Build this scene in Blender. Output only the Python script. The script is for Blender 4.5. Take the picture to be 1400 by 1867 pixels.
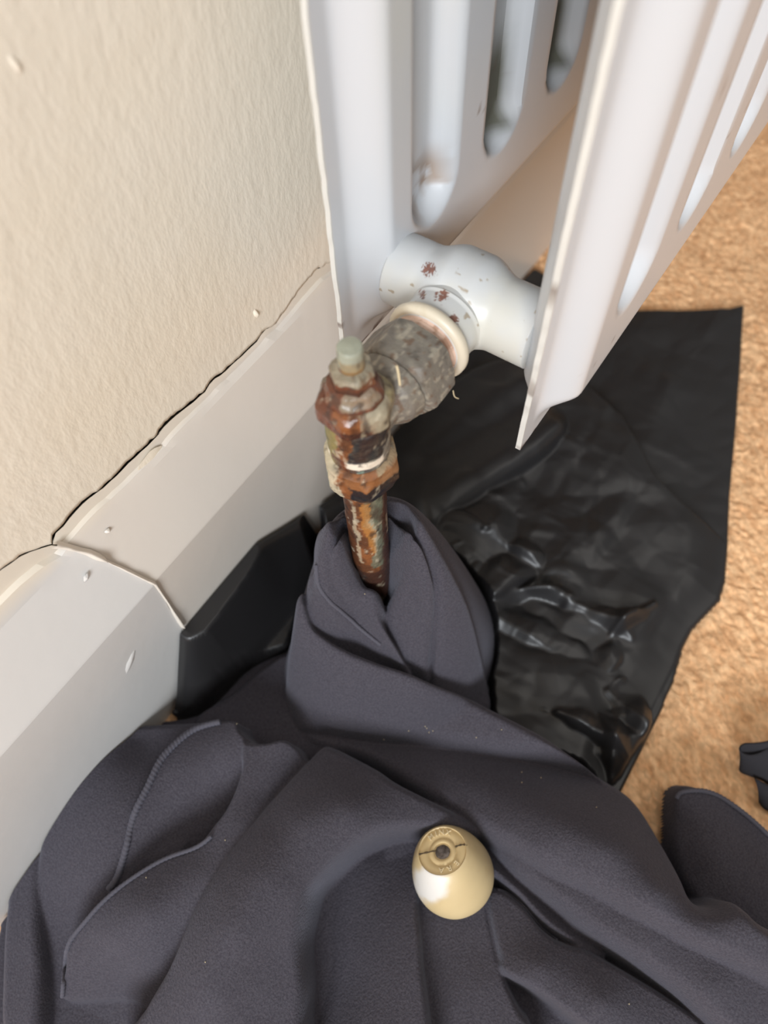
import bpy, math, random
import numpy as np
from mathutils import Matrix, Vector

# ------------------------------------------------------------------ units
# All measures below are in millimetres with the lens at the origin:
# x runs along the wall, y towards the wall, z up; the carpet is at z = -365.
ZF = -365.0
S = 0.001
def W(p):
    p = np.asarray(p, float)
    return (p - np.array([0, 0, ZF])) * S

# ------------------------------------------------------------------ camera
FPX, CX, CY = 1352.0, 700.0, 933.5
_d = np.array([45., 761., FPX]); _d /= np.linalg.norm(_d)
_u = np.array([1944., -2517., FPX]); _u -= _d * (_u @ _d); _u /= np.linalg.norm(_u)
RM = np.array([_u, np.cross(-_d, _u), -_d])        # rows: world axes seen in the camera
def ray(px, py):
    return RM @ np.array([px - CX, py - CY, FPX])
def onz(px, py, z):
    r = ray(px, py); return r * (z / r[2])
def ony(px, py, y):
    r = ray(px, py); return r * (y / r[1])

sc = bpy.context.scene
for o in list(bpy.data.objects): bpy.data.objects.remove(o)
cam = bpy.data.cameras.new('camera'); co = bpy.data.objects.new('camera', cam)
sc.collection.objects.link(co); sc.camera = co
cam.sensor_fit = 'VERTICAL'; cam.sensor_height = 36.0
cam.lens = FPX / 1867.0 * 36.0
cam.clip_start = 0.005
m = Matrix.Identity(4)
for i in range(3):
    m[i][0] = RM[i][0]; m[i][1] = -RM[i][1]; m[i][2] = -RM[i][2]
m.translation = Vector(W([0, 0, 0])); co.matrix_world = m
cam.dof.use_dof = True; cam.dof.focus_distance = 0.262; cam.dof.aperture_fstop = 8.0

# ------------------------------------------------------------------ light
wd = bpy.data.worlds.new('room_light'); sc.world = wd; wd.use_nodes = True
bg = wd.node_tree.nodes['Background']
bg.inputs[0].default_value = (1.0, 0.96, 0.91, 1); bg.inputs[1].default_value = 0.29

def area(name, loc, target, sx, sy, power, col):
    l = bpy.data.lights.new(name, 'AREA'); l.shape = 'RECTANGLE'; l.size = sx; l.size_y = sy
    l.energy = power; l.color = col
    o = bpy.data.objects.new(name, l); sc.collection.objects.link(o)
    o.location = loc
    o.rotation_euler = (Vector(target) - Vector(loc)).to_track_quat('-Z', 'Y').to_euler()
    return o
area('window_light', (-1.75, -0.85, 1.2), (0.1, 0.05, 0.15), 0.9, 0.9, 66, (0.91, 0.955, 1.0))
area('ceiling_bounce', (0.5, -0.7, 2.0), (0.15, 0.0, 0.1), 1.4, 1.4, 10, (1.0, 0.95, 0.88))
sc.view_settings.view_transform = 'Standard'
sc.view_settings.look = 'None'
sc.view_settings.gamma = 1.0
sc.view_settings.use_curve_mapping = False
sc.view_settings.exposure = -0.05
try:
    sc.cycles.use_denoising = True
    sc.cycles.denoiser = 'OPENIMAGEDENOISE'
    sc.cycles.max_bounces = 8
except Exception:
    pass

# ------------------------------------------------------------------ numeric helpers
def smooth(a, b, x):
    t = np.clip((np.asarray(x, float) - a) / (b - a), 0, 1); return t * t * (3 - 2 * t)

def _hash(ix, iy, iz, seed):
    n = (ix.astype(np.int64) * 374761393 + iy.astype(np.int64) * 668265263 + iz.astype(np.int64) * 2147483647 + seed * 974711) & 0xffffffff
    n = ((n ^ (n >> 13)) * 1274126177) & 0xffffffff
    n = ((n ^ (n >> 16)) * 2246822519) & 0xffffffff
    return ((n ^ (n >> 15)) & 0xffffff) / float(0xffffff)

def noise3(p, scale, seed=0):
    """value noise 0..1, p in mm, scale = cell size in mm"""
    q = np.asarray(p, float) / scale
    i = np.floor(q); f = q - i; f = f * f * (3 - 2 * f); i = i.astype(np.int64)
    r = 0
    for dx in (0, 1):
        for dy in (0, 1):
            for dz in (0, 1):
                w = (f[..., 0] if dx else 1 - f[..., 0]) * (f[..., 1] if dy else 1 - f[..., 1]) * (f[..., 2] if dz else 1 - f[..., 2])
                r = r + w * _hash(i[..., 0] + dx, i[..., 1] + dy, i[..., 2] + dz, seed)
    return r

def noise2(x, y, scale, seed=0):
    qx = x / scale; qy = y / scale
    ix = np.floor(qx); iy = np.floor(qy); fx = qx - ix; fy = qy - iy
    fx = fx * fx * fx * (fx * (fx * 6 - 15) + 10); fy = fy * fy * fy * (fy * (fy * 6 - 15) + 10)
    ix = ix.astype(np.int64); iy = iy.astype(np.int64); z = np.zeros_like(ix)
    h = lambda a, b: _hash(ix + a, iy + b, z, seed)
    return (h(0, 0) * (1 - fx) + h(1, 0) * fx) * (1 - fy) + (h(0, 1) * (1 - fx) + h(1, 1) * fx) * fy

def fbm3(p, scale, seed=0, oct=4):
    r = 0; a = .5; t = 0
    for k in range(oct):
        r = r + a * noise3(p, scale / 2 ** k, seed + k * 17); t += a; a *= .55
    return r / t

def srgb(r, g, b):
    f = lambda c: (c / 12.92) if c <= 0.04045 else ((c + 0.055) / 1.055) ** 2.4
    return np.array([f(r / 255.), f(g / 255.), f(b / 255.)])

def catmull(pts, n=8, closed=False):
    P = np.asarray(pts, float); N = len(P); out = []
    for i in range(N if closed else N - 1):
        if closed: a, b, c, d = P[(i - 1) % N], P[i], P[(i + 1) % N], P[(i + 2) % N]
        else: a, b, c, d = P[max(i - 1, 0)], P[i], P[i + 1], P[min(i + 2, N - 1)]
        for k in range(n):
            t = k / n
            out.append(0.5 * ((2 * b) + (c - a) * t + (2 * a - 5 * b + 4 * c - d) * t * t + (3 * b - a - 3 * c + d) * t ** 3))
    if not closed: out.append(P[-1])
    return np.array(out)

def gblur(A, s):
    if s <= 0: return A
    r = int(math.ceil(3 * s)); k = np.exp(-0.5 * (np.arange(-r, r + 1) / s) ** 2); k /= k.sum()
    B = np.pad(A, ((r, r), (0, 0)), 'edge'); B = sum(k[i] * B[i:i + A.shape[0]] for i in range(2 * r + 1))
    B = np.pad(B, ((0, 0), (r, r)), 'edge'); return sum(k[i] * B[:, i:i + A.shape[1]] for i in range(2 * r + 1))

# ------------------------------------------------------------------ mesh helpers
def link(o, parent=None):
    sc.collection.objects.link(o)
    if parent: o.parent = parent
    return o
def mesh(name, verts, faces, mat, parent=None, sm=True, col=None, gl=None):
    v = np.ascontiguousarray(W(verts), dtype=np.float32)
    me = bpy.data.meshes.new(name)
    if isinstance(faces, np.ndarray):
        k = faces.shape[1]; n = len(faces)
        me.vertices.add(len(v)); me.vertices.foreach_set('co', v.ravel())
        me.loops.add(n * k); me.loops.foreach_set('vertex_index', faces.astype(np.int32).ravel())
        me.polygons.add(n); me.polygons.foreach_set('loop_start', np.arange(0, n * k, k, dtype=np.int32))
        me.polygons.foreach_set('loop_total', np.full(n, k, np.int32))
        me.update(calc_edges=True)
    else:
        me.from_pydata([tuple(a) for a in v.tolist()], [], [tuple(f) for f in faces])
    me.validate(); me.update()
    if sm is True:
        me.polygons.foreach_set('use_smooth', [True] * len(me.polygons))
    elif sm:                                           # an angle: smooth, split where sharper
        me.polygons.foreach_set('use_smooth', [True] * len(me.polygons))
        try: me.set_sharp_from_angle(angle=math.radians(sm))
        except Exception: pass
    if col is not None:
        a = me.color_attributes.new('Col', 'FLOAT_COLOR', 'POINT')
        c = np.ones((len(v), 4), np.float32); c[:, :3] = col; a.data.foreach_set('color', c.ravel())
    if gl is not None:
        a = me.attributes.new('Gl', 'FLOAT', 'POINT'); a.data.foreach_set('value', np.asarray(gl, np.float32))
    me.materials.append(mat)
    o = bpy.data.objects.new(name, me)
    return link(o, parent)
def empty(name, loc):
    o = bpy.data.objects.new(name, None); o.empty_display_size = .01
    link(o); o.location = W(loc); return o
def put(o, parent):                                    # parent keeping the built coordinates
    o.parent = parent; o.matrix_parent_inverse = Matrix.Translation(-Vector(parent.location)); return o
def tag(o, label, cat, group=None):
    o['label'] = label; o['category'] = cat
    if group: o['group'] = group
def struct(o, label=None):
    o['kind'] = 'structure'
    if label: o['label'] = label
    return o
def gridfaces(nr, nc, wrap=False, flip=False):
    i = np.arange(nr - 1)[:, None]; j = np.arange(nc if wrap else nc - 1)[None, :]
    j2 = (j + 1) % nc
    f = np.stack(np.broadcast_arrays(i * nc + j, i * nc + j2, (i + 1) * nc + j2, (i + 1) * nc + j), -1).reshape(-1, 4)
    return f[:, ::-1] if flip else f

# ------------------------------------------------------------------ materials
def mat(name, color=(.5, .5, .5), rough=.5, metal=0., spec=.5, attr=False, glattr=False, bumps=(), colnoise=None, sheen=None, coat=0.):
    """bumps: (scale, strength, distance_mm, stretch xyz); colnoise: (scale, colour2, low, high)"""
    M = bpy.data.materials.new(name); M.use_nodes = True
    nt = M.node_tree; N = nt.nodes; L = nt.links; b = N['Principled BSDF']
    b.inputs['Base Color'].default_value = (*color, 1); b.inputs['Roughness'].default_value = rough
    b.inputs['Metallic'].default_value = metal; b.inputs['Specular IOR Level'].default_value = spec
    b.inputs['Coat Weight'].default_value = coat; b.inputs['Coat Roughness'].default_value = .15
    tc = N.new('ShaderNodeTexCoord')
    cs = None
    if attr:
        a = N.new('ShaderNodeAttribute'); a.attribute_name = 'Col'; cs = a.outputs['Color']
    if colnoise:
        for (scl, c2, lo, hi, st) in colnoise:
            mp = N.new('ShaderNodeMapping'); mp.inputs['Scale'].default_value = st
            L.new(tc.outputs['Object'], mp.inputs[0])
            n = N.new('ShaderNodeTexNoise'); n.inputs['Scale'].default_value = scl; n.inputs['Detail'].default_value = 5
            L.new(mp.outputs[0], n.inputs['Vector'])
            mr = N.new('ShaderNodeMapRange'); mr.inputs[1].default_value = lo; mr.inputs[2].default_value = hi
            L.new(n.outputs[0], mr.inputs[0])
            mx = N.new('ShaderNodeMix'); mx.data_type = 'RGBA'; L.new(mr.outputs[0], mx.inputs[0])
            if cs is not None: L.new(cs, mx.inputs[6])
            else: mx.inputs[6].default_value = (*color, 1)
            mx.inputs[7].default_value = (*c2, 1); cs = mx.outputs[2]
    if cs is not None: L.new(cs, b.inputs['Base Color'])
    if glattr:
        a = N.new('ShaderNodeAttribute'); a.attribute_name = 'Gl'; L.new(a.outputs['Fac'], b.inputs['Roughness'])
    if sheen:
        b.inputs['Sheen Weight'].default_value = sheen[0]; b.inputs['Sheen Roughness'].default_value = sheen[1]
        b.inputs['Sheen Tint'].default_value = (*sheen[2], 1)
    prev = None
    for (scl, st, dist, stretch) in bumps:
        mp = N.new('ShaderNodeMapping'); mp.inputs['Scale'].default_value = stretch
        L.new(tc.outputs['Object'], mp.inputs[0])
        n = N.new('ShaderNodeTexNoise'); n.inputs['Scale'].default_value = scl; n.inputs['Detail'].default_value = 3
        L.new(mp.outputs[0], n.inputs['Vector'])
        bp = N.new('ShaderNodeBump'); bp.inputs['Strength'].default_value = st; bp.inputs['Distance'].default_value = dist * S
        L.new(n.outputs[0], bp.inputs['Height'])
        if prev is not None: L.new(prev, bp.inputs['Normal'])
        prev = bp.outputs[0]
    if prev is not None: L.new(prev, b.inputs['Normal'])
    return M

I1 = (1, 1, 1)
M_WALL = mat('wall_paint', srgb(238, 229, 213), .6, bumps=[(170, .24, 1.2, (1.5, 1, .6)), (420, .22, .7, (1.3, 1, .8)), (40, .2, 2, I1)],
             colnoise=[(9, srgb(234, 222, 200), .4, .75, I1)])
M_SKIRT = mat('skirting_gloss', srgb(204, 196, 187), .34, attr=True, bumps=[(30, .25, 1.2, I1), (220, .12, .5, I1)])
M_GAP = mat('crack_shadow', srgb(70, 60, 50), .9, colnoise=[(80, srgb(40, 34, 30), .4, .6, I1)])
M_RAD = mat('radiator_enamel', srgb(228, 226, 224), .27, attr=True, glattr=True, bumps=[(60, .06, .6, I1)])
M_TEE = mat('tee_enamel', srgb(222, 222, 220), .36, attr=True, bumps=[(260, .12, .4, I1), (60, .08, .5, I1)])
M_RING = mat('reducer_plastic', srgb(214, 203, 182), .38, bumps=[(150, .1, .4, I1)], colnoise=[(120, srgb(200, 186, 160), .55, .8, I1)])
M_VALVE = mat('corroded_brass', (.3, .3, .3), .5, attr=True, glattr=True, bumps=[(420, .5, .6, I1), (1300, .4, .3, I1)])
M_CLOTH = mat('microfibre', srgb(74, 71, 78), .9, spec=.12, sheen=(.13, .5, (.8, .83, 1.0)),
              bumps=[(1100, .75, .55, I1), (450, .2, .4, I1)], colnoise=[(1300, srgb(60, 57, 64), .35, .65, I1)])
M_HEM = mat('hem_thread', srgb(80, 78, 86), .9, spec=.2, sheen=(.2, .4, (.7, .75, 1.0)), bumps=[(1400, .5, .4, I1)])
M_BAG = mat('black_plastic', srgb(33, 32, 33), .40, spec=.5, bumps=[(40, .15, 1.2, I1)])
M_STRAP = mat('black_webbing', srgb(44, 43, 47), .85, spec=.2, bumps=[(900, .5, .4, I1)])
M_CARPET = mat('carpet', srgb(196, 148, 100), .95, spec=.1, attr=True, bumps=[(420, .6, 1.2, I1), (1200, .5, .5, I1)])
M_PILE = mat('carpet_yarn', srgb(200, 152, 104), .95, spec=.1, colnoise=[(160, srgb(170, 120, 76), .45, .7, I1), (700, srgb(222, 178, 130), .5, .7, I1)])
M_CAP = mat('aged_plastic', srgb(222, 202, 164), .42, attr=True, bumps=[(200, .15, .4, I1)])
M_CAPIN = mat('cap_insert', srgb(204, 180, 134), .45, bumps=[(250, .12, .4, I1)])
M_DIRT = mat('dirt_line', srgb(96, 76, 46), .8, colnoise=[(300, srgb(60, 46, 28), .4, .6, I1)])
M_SCREW = mat('dull_screw', srgb(120, 112, 108), .45, metal=.5, bumps=[(700, .6, .6, I1)], colnoise=[(400, srgb(70, 62, 58), .4, .65, I1)])
M_FIBRE = mat('pale_bristle', srgb(214, 196, 160), .7, bumps=[(900, .2, .2, I1)])

# ------------------------------------------------------------------ SETTING
WY, SY = 158.0, 147.0                 # wall face, skirting face
# --- wall with the ragged crack line along its foot
crack_px = [(-260, 1330), (-140, 1180), (0, 1037), (45, 1008), (95, 992), (97, 978), (118, 950), (140, 922), (150, 915), (178, 893), (205, 875), (232, 842), (262, 815), (285, 795),
            (300, 768), (312, 757), (340, 740), (375, 705), (409, 672), (440, 648), (470, 613), (500, 590), (520, 565), (545, 528), (565, 502), (580, 490), (603, 474)]
ck = np.array([ony(a, b, WY) for a, b in crack_px])[:, [0, 2]]
ck = np.vstack([[[-900, ck[0, 1]], [-300, ck[0, 1] + 2]], ck, [[260, -203.5], [420, -204.5], [1300, -205]]])
ck = ck[np.argsort(ck[:, 0])]
xs = np.unique(np.concatenate([np.arange(-60, 260, 1.6), np.linspace(-900, -60, 30), np.linspace(260, 1300, 40), ck[:, 0]]))
zc = np.interp(xs, ck[:, 0], ck[:, 1])
zc = zc + (_hash((xs / 2.3).astype(np.int64), (xs * 0).astype(np.int64), (xs * 0).astype(np.int64), 5) - .5) * 1.1 + (noise2(xs, xs * 0, 6, 6) - .5) * 1.4
zl = np.concatenate([[0, 1.5, 4, 8, 14, 22, 34], np.linspace(50, 320, 14), [600, 1200]])
Xg, Tg = np.meshgrid(xs, zl); Zg = zc[None, :] + Tg
bulge = .7 * np.exp(-Tg / 16.0) * (noise2(Xg, Zg, 30, 9) - .2)
Yg = WY - bulge + 0.8 * (noise2(Xg, Zg, 60, 3) - .5)
V = np.stack([Xg, Yg, Zg], -1).reshape(-1, 3)
low = np.stack([xs, np.full_like(xs, WY + 6), zc + .4], -1)         # lower lip turned back into the crack
nb = len(V); V = np.vstack([V, low]); n = len(xs)
F = gridfaces(len(zl), n, flip=False)
j = np.arange(n - 1); F = np.vstack([F, np.stack([nb + j, nb + j + 1, j + 1, j], -1)])
struct(mesh('wall_left', V, F, M_WALL, sm=True))
# lumps of old filler on the wall, part of it
wl = bpy.data.objects['wall_left']
def lump(name, px, py, y, rx, rz, h, mt, seed, parent, rot=0.):
    c = ony(px, py, y); nr, nc = 7, 20; vs = []
    for i in range(nr):
        for j in range(nc):
            a = 2 * math.pi * j / nc; r = i / (nr - 1)
            w = 1 + .5 * (noise2(np.array(2.2 * math.cos(a) + 9), np.array(2.2 * math.sin(a) + 9), 1, seed) - .5)
            u_, v_ = r * rx * w * math.cos(a), r * rz * w * math.sin(a)
            vs.append([c[0] + u_ * math.cos(rot) - v_ * math.sin(rot), y - h * (1 - r ** 2) + .3 * r, c[2] + u_ * math.sin(rot) + v_ * math.cos(rot)])
    o = mesh(name, np.array(vs), gridfaces(nr, nc, wrap=True), mt, parent); return o
lump('filler_lump', 468, 572, WY - .4, 1.3, 2.4, .9, M_WALL, 3, wl, .3)
lump('filler_lump', 277, 846, WY - 2.0, 7, 4.6, .3, M_WALL, 5, wl, .2)
lump('filler_lump', 30, 118, WY - .2, 1.4, 3, .5, M_WALL, 8, wl, .2)

# --- skirting: chamfered board in two lengths with a ragged scarf joint between
YBV = SY - 3.0
def board_y(z): return np.interp(-z, [211, 217, 257.5, 367], [WY - 1, WY - 2.3, YBV, SY + 1])
def on_board(px, py):
    y = 147.
    for _ in range(12): y = .5 * y + .5 * float(board_y(ony(px, py, y)[2]))
    return y
def skirt(name, x0f, x1f, col, ytop, zt, yb, zb, nx, seed, roughlow):
    prof = [(WY + 4, zt - 12), (WY + .4, zt - 9), (WY + .1, zt - .5), (WY - .25, zt - .1), (WY - .8, zt - 5.2), (ytop - .75, zt - 6.4)]
    for t in np.linspace(.1, 1, 8): prof.append((ytop - .75 + (yb + .3 - ytop + .75) * t, zt - 6.4 + (zb + 1.0 - zt + 6.4) * t))
    prof += [(yb + .12, zb + .4), (yb, zb - .3), (yb + .1, zb - 4)]
    for t in np.linspace(.1, 1, 10): prof.append((yb + .1 + (SY + 1 - yb) * t, zb - 4 + (ZF - 2 - zb + 4) * t))
    prof = np.array(prof); vs = []
    for k, (y, z) in enumerate(prof):
        xa, xb = x0f(k, y, z), x1f(k, y, z)
        t = np.linspace(0, 1, nx) ** 1.0; x = xa + (xb - xa) * t
        zz = np.full(nx, z)
        if k < 4: zz = np.interp(x, xs, zc) - .12 - .75 * noise2(x, x * 0, 7, seed) ** 1.6 + (z - zt)
        elif k < 6: zz = np.minimum(.5 * (np.interp(x, xs, zc) - zt) + .9 * (noise2(x, x * 0, 16, seed + 3) - .5) + z, zt - 2 - (k - 4))
        yy = y + .5 * (noise2(x, zz, 40, seed) - .5)
        vs.append(np.stack([x, yy, zz], -1))
    V = np.concatenate(vs); F = gridfaces(len(prof), nx, flip=True)
    c = np.tile(col, (len(V), 1)); t = smooth(zt - 8, zt - 5, V[:, 2])[:, None]
    c = c * (1 - t) + srgb(228, 218, 202) * t
    return struct(mesh(name, V, F, M_SKIRT, sm=7, col=c))
# the joint, followed on the two faces of the board
jpx = [(97, 992, 158), (128, 998, 155), (158, 1006, 153.5), (190, 1020, 152), (215, 1032, 150.5), (245, 1046, 149), (266, 1057, 147.6), (280, 1063, 147), (300, 1092, 147), (316, 1118, 147), (332, 1142, 147), (338, 1170, 147), (336, 1250, 147), (332, 1300, 147)]
jw = np.array([ony(a, b, on_board(a, b)) for a, b, c in jpx])
jo = np.argsort(-jw[:, 2])
def joint_x(z): return float(np.interp(-z, -jw[jo, 2], jw[jo, 0]))
def jag(k): return 1.0 * (random.Random(k).random() - .5)
skirt('baseboard_left', lambda k, y, z: joint_x(z) + .35 + jag(k), lambda k, y, z: 1300, srgb(218, 210, 200), WY - 1.2, -211.0, YBV, -257.6, 420, 11, False)
skirt('baseboard_left.001', lambda k, y, z: -900, lambda k, y, z: joint_x(z) - .35 + jag(k), srgb(211, 209, 206), WY - 1.8, -212.0, YBV - .8, -257.4, 300, 23, True)
# broken paint along the joint
vs = []; nj = 40; tj = np.linspace(0, len(jw) - 4, nj)
pts = np.array([[np.interp(t, np.arange(len(jw)), jw[:, k]) for k in range(3)] for t in tj])
for i, p in enumerate(pts):
    w = .5 + .9 * noise2(np.array(i * 1.0), np.array(0.), 2.5, 4); h = .5 + 1.3 * noise2(np.array(i * 1.0), np.array(3.), 2., 8)
    w *= .75; h *= .8
    if i < 12: w *= 1.5; h *= 1.6
    for q in np.linspace(-1, 1, 6):
        vs.append([p[0] + w * q, p[1] - .9 - h * (1 - q * q) + .9 * abs(q), p[2] + .8 * (noise2(np.array(i * 1.), np.array(q), 1.3, 2) - .5)])
ridge = mesh('paint_ridge', np.array(vs), gridfaces(nj, 6), M_SKIRT, bpy.data.objects['baseboard_left.001'], col=np.tile(srgb(226, 217, 205), (nj * 6, 1)))
lump('paint_blister', 238, 1207, on_board(238, 1207) - 1.0, 2.2, 6.0, .45, M_SKIRT, 4, bpy.data.objects['baseboard_left.001'], -.75).data.color_attributes.new('Col', 'FLOAT_COLOR', 'POINT').data.foreach_set('color', np.tile([*srgb(211, 209, 206), 1.], 140).astype(np.float32))
lump('paint_blister', 158, 1054, on_board(158, 1054) - 1.0, 1.2, 1.8, .5, M_SKIRT, 6, bpy.data.objects['baseboard_left.001'], -.5).data.color_attributes.new('Col', 'FLOAT_COLOR', 'POINT').data.foreach_set('color', np.tile([*srgb(211, 209, 206), 1.], 140).astype(np.float32))
lump('paint_blister', 197, 968, on_board(197, 968) - .2, 1.2, 1.0, .9, M_SKIRT, 7, bpy.data.objects['baseboard_left'], 0.).data.color_attributes.new('Col', 'FLOAT_COLOR', 'POINT').data.foreach_set('color', np.tile([*srgb(218, 210, 200), 1.], 140).astype(np.float32))
# dark sheet behind the open crack; its colour paints the shade inside
struct(mesh('crack_shade_1', np.array([[-900, WY + 5, -260], [1300, WY + 5, -260], [1300, WY + 5, -180], [-900, WY + 5, -180]]), [(0, 1, 2, 3)], M_GAP))

# --- carpet
x = np.concatenate([np.linspace(-700, -160, 30)[:-1], np.arange(-160, 600, .95), np.linspace(600, 1300, 30)[1:]])
y = np.concatenate([np.linspace(-900, -190, 30)[:-1], np.arange(-190, 150, .95), np.linspace(150, 170, 5)[1:]])
Xg, Yg = np.meshgrid(x, y)
def tufts(X, Y, ang, sx, sy, seed):
    c_, s_ = math.cos(ang), math.sin(ang); wx = X + 3 * (noise2(X, Y, 6, seed + 5) - .5); wy = Y + 3 * (noise2(X, Y, 6, seed + 6) - .5)
    return noise2((wx * c_ + wy * s_) / sx, (wy * c_ - wx * s_) / sy, 1.0, seed)
sel = smooth(.4, .6, noise2(Xg, Yg, 11, 51))
tf = tufts(Xg, Yg, .5, 5.0, 1.7, 52) * sel + tufts(Xg, Yg, 1.9, 4.2, 1.6, 53) * (1 - sel)
h = 1.5 * tf + .9 * noise2(Xg, Yg, 2.1, 32) + 1.1 * noise2(Xg, Yg, 12, 33)
V = np.stack([Xg, Yg, ZF - 2.9 + h], -1).reshape(-1, 3)
u = tufts(Xg, Yg, .9, 4.4, 1.8, 54).reshape(-1, 1); u2 = noise2(Xg, Yg, 45, 41).reshape(-1, 1); u3 = noise2(Xg, Yg, 1.3, 42).reshape(-1, 1)
c = srgb(214, 163, 118) * (1 - u) + srgb(244, 200, 154) * u
c = c * (.78 + .44 * u3) * (.95 + .1 * u2)
floor = struct(mesh('floor', V, gridfaces(len(y), len(x)), M_CARPET, col=c))

# ------------------------------------------------------------------ RADIATOR
XE, ZB, YB, YF, BUL = 137.5, -207.0, 118.5, 46.8, 9.3
rad = empty('radiator', [XE, (YB + YF) / 2, ZB])
tag(rad, 'white enamelled double panel radiator with vertical flutes, beside the wall above the black plastic', 'radiator')
px_ = np.concatenate([np.arange(0, 40, 1.0), np.arange(40, 260, 1.7), np.linspace(260, 760, 130)]) + XE
pz_ = np.concatenate([np.arange(0, 60, 1.2), np.arange(60, 150, 3.5), np.linspace(150, 480, 30)]) + ZB
def panel_h(X, Z, inner):
    ex = smooth(6, 19, X - XE); ez = smooth(5.5, 17, Z - ZB)
    top = smooth(0, 14, ZB + 480 - 8 - Z)
    c0 = 180.5; k = np.round((X - c0) / 45.0); dx = np.abs(X - c0 - 45.0 * np.maximum(k, 0))
    zb = -169.0
    # pressed flute: flat-floored recess with a rounded foot
    d = np.where(Z < zb + 11, np.hypot(dx, (zb + 11 - Z) * .95), dx)
    g = 1 - smooth(7.5, 14.0, d)
    return BUL * np.minimum(ex, 1) * ez * top * (1 - .86 * g) + .9
def make_panel(yc, seed):
    X, Z = np.meshgrid(px_, pz_); h = panel_h(X, Z, True)
    wob = .8 * (noise2(X * 0, Z, 60, seed) - .5)
    A = np.stack([X, yc - h, Z], -1).reshape(-1, 3); B = np.stack([X, yc + h, Z], -1).reshape(-1, 3)
    # ragged cut edge
    for Q in (A, B):
        e = np.abs(Q[:, 0] - XE) < .01
        Q[e, 0] += .5 * (noise2(Q[e, 2], Q[e, 2] * 0, 4, seed) - .5)
    nr, nc = X.shape; n0 = len(A); V = np.vstack([A, B])
    F = [gridfaces(nr, nc), gridfaces(nr, nc, flip=True) + n0]
    i = np.arange(nr - 1) * nc; F.append(np.stack([i, i + nc, i + nc + n0, i + n0], -1))
    i2 = i + nc - 1; F.append(np.stack([i2, i2 + n0, i2 + nc + n0, i2 + nc], -1))
    j = np.arange(nc - 1); F.append(np.stack([j, j + n0, j + 1 + n0, j + 1], -1))
    j2 = j + (nr - 1) * nc; F.append(np.stack([j2, j2 + 1, j2 + 1 + n0, j2 + n0], -1))
    F = np.vstack(F)
    c = np.tile(srgb(203, 205, 208), (len(V), 1)); gl = np.full(len(V), .28)
    hh = np.concatenate([h.ravel(), h.ravel()])
    if seed == 1:
        # grime that settled in the feet of the inner flutes, rust freckles
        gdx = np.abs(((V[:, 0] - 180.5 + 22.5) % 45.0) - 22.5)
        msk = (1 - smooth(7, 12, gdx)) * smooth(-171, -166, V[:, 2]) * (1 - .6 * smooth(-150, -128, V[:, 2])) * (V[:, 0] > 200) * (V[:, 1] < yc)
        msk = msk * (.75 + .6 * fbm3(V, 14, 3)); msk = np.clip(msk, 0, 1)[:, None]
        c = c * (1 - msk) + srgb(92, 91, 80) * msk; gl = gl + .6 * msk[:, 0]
        m2 = ((1 - smooth(6, 13, np.abs(V[:, 0] - 182))) * smooth(-172, -164, V[:, 2]) * (1 - smooth(-160, -148, V[:, 2])) * smooth(.45, .6, fbm3(V, 7, 8)) * (V[:, 1] < yc))[:, None]
        c = c * (1 - m2) + srgb(160, 140, 124) * m2; gl = np.minimum(gl + .5 * m2[:, 0], .95)
        yl = (smooth(-160, -90, V[:, 2]) * smooth(150, 160, V[:, 0]) * (1 - smooth(200, 230, V[:, 0])) * .35 * noise3(V, 20, 5))[:, None]  # yellowish reflection between the panels, painted into the enamel colour
        c = c * (1 - yl) + srgb(214, 206, 178) * yl
    edge = (1 - smooth(.4, 1.3, V[:, 0] - XE)) * smooth(.56, .64, noise3(V * np.array([1, .3, 1]), 3.0, seed + 20)) * smooth(.45, .6, noise3(V, 22, seed + 50)) * (1 - smooth(-150, -115, V[:, 2]))
    bot = (1 - smooth(.6, 2.2, V[:, 2] - ZB)) * smooth(.6, .7, noise3(V, 3.0, seed + 21))
    fr = smooth(.90, .93, noise3(V, 1.3, seed + 33)) * smooth(.62, .7, noise3(V, 30, seed + 34)) * .6
    ce = (1 - smooth(.3, .9, V[:, 0] - XE))[:, None] * .35; c = c * (1 - ce) + srgb(226, 217, 194) * ce
    e = np.clip(np.maximum(np.maximum(edge, bot), fr), 0, 1)[:, None]
    c = c * (1 - e) + srgb(96, 70, 56) * e
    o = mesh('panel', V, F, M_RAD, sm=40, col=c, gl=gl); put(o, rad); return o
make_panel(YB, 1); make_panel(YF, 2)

# --- turned parts: profile of (station, radius or ('hex', across flats/2, cap radius))
def turned(origin, axis, prof, nseg=96, phase=0., capends=True):
    a = np.array(axis, float); a /= np.linalg.norm(a)
    t = np.array([0, 0, 1.]) if abs(a[2]) < .9 else np.array([1., 0, 0])
    e1 = np.cross(a, t); e1 /= np.linalg.norm(e1); e2 = np.cross(a, e1)
    th = np.linspace(0, 2 * math.pi, nseg, endpoint=False); V = []
    for s, r in prof:
        if isinstance(r, tuple):
            q = ((th - phase) % (math.pi / 3)) - math.pi / 6
            R = np.minimum(r[1] / np.cos(q), r[2])
        else: R = np.full(nseg, float(r))
        V.append(np.array(origin) + a * s + np.outer(R * np.cos(th), e1) + np.outer(R * np.sin(th), e2))
    V = np.concatenate(V); F = [tuple(f) for f in gridfaces(len(prof), nseg, wrap=True)]
    if capends:
        F.append(tuple(range(nseg))[::-1]); k = (len(prof) - 1) * nseg; F.append(tuple(range(k, k + nseg)))
    return V, F
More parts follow.
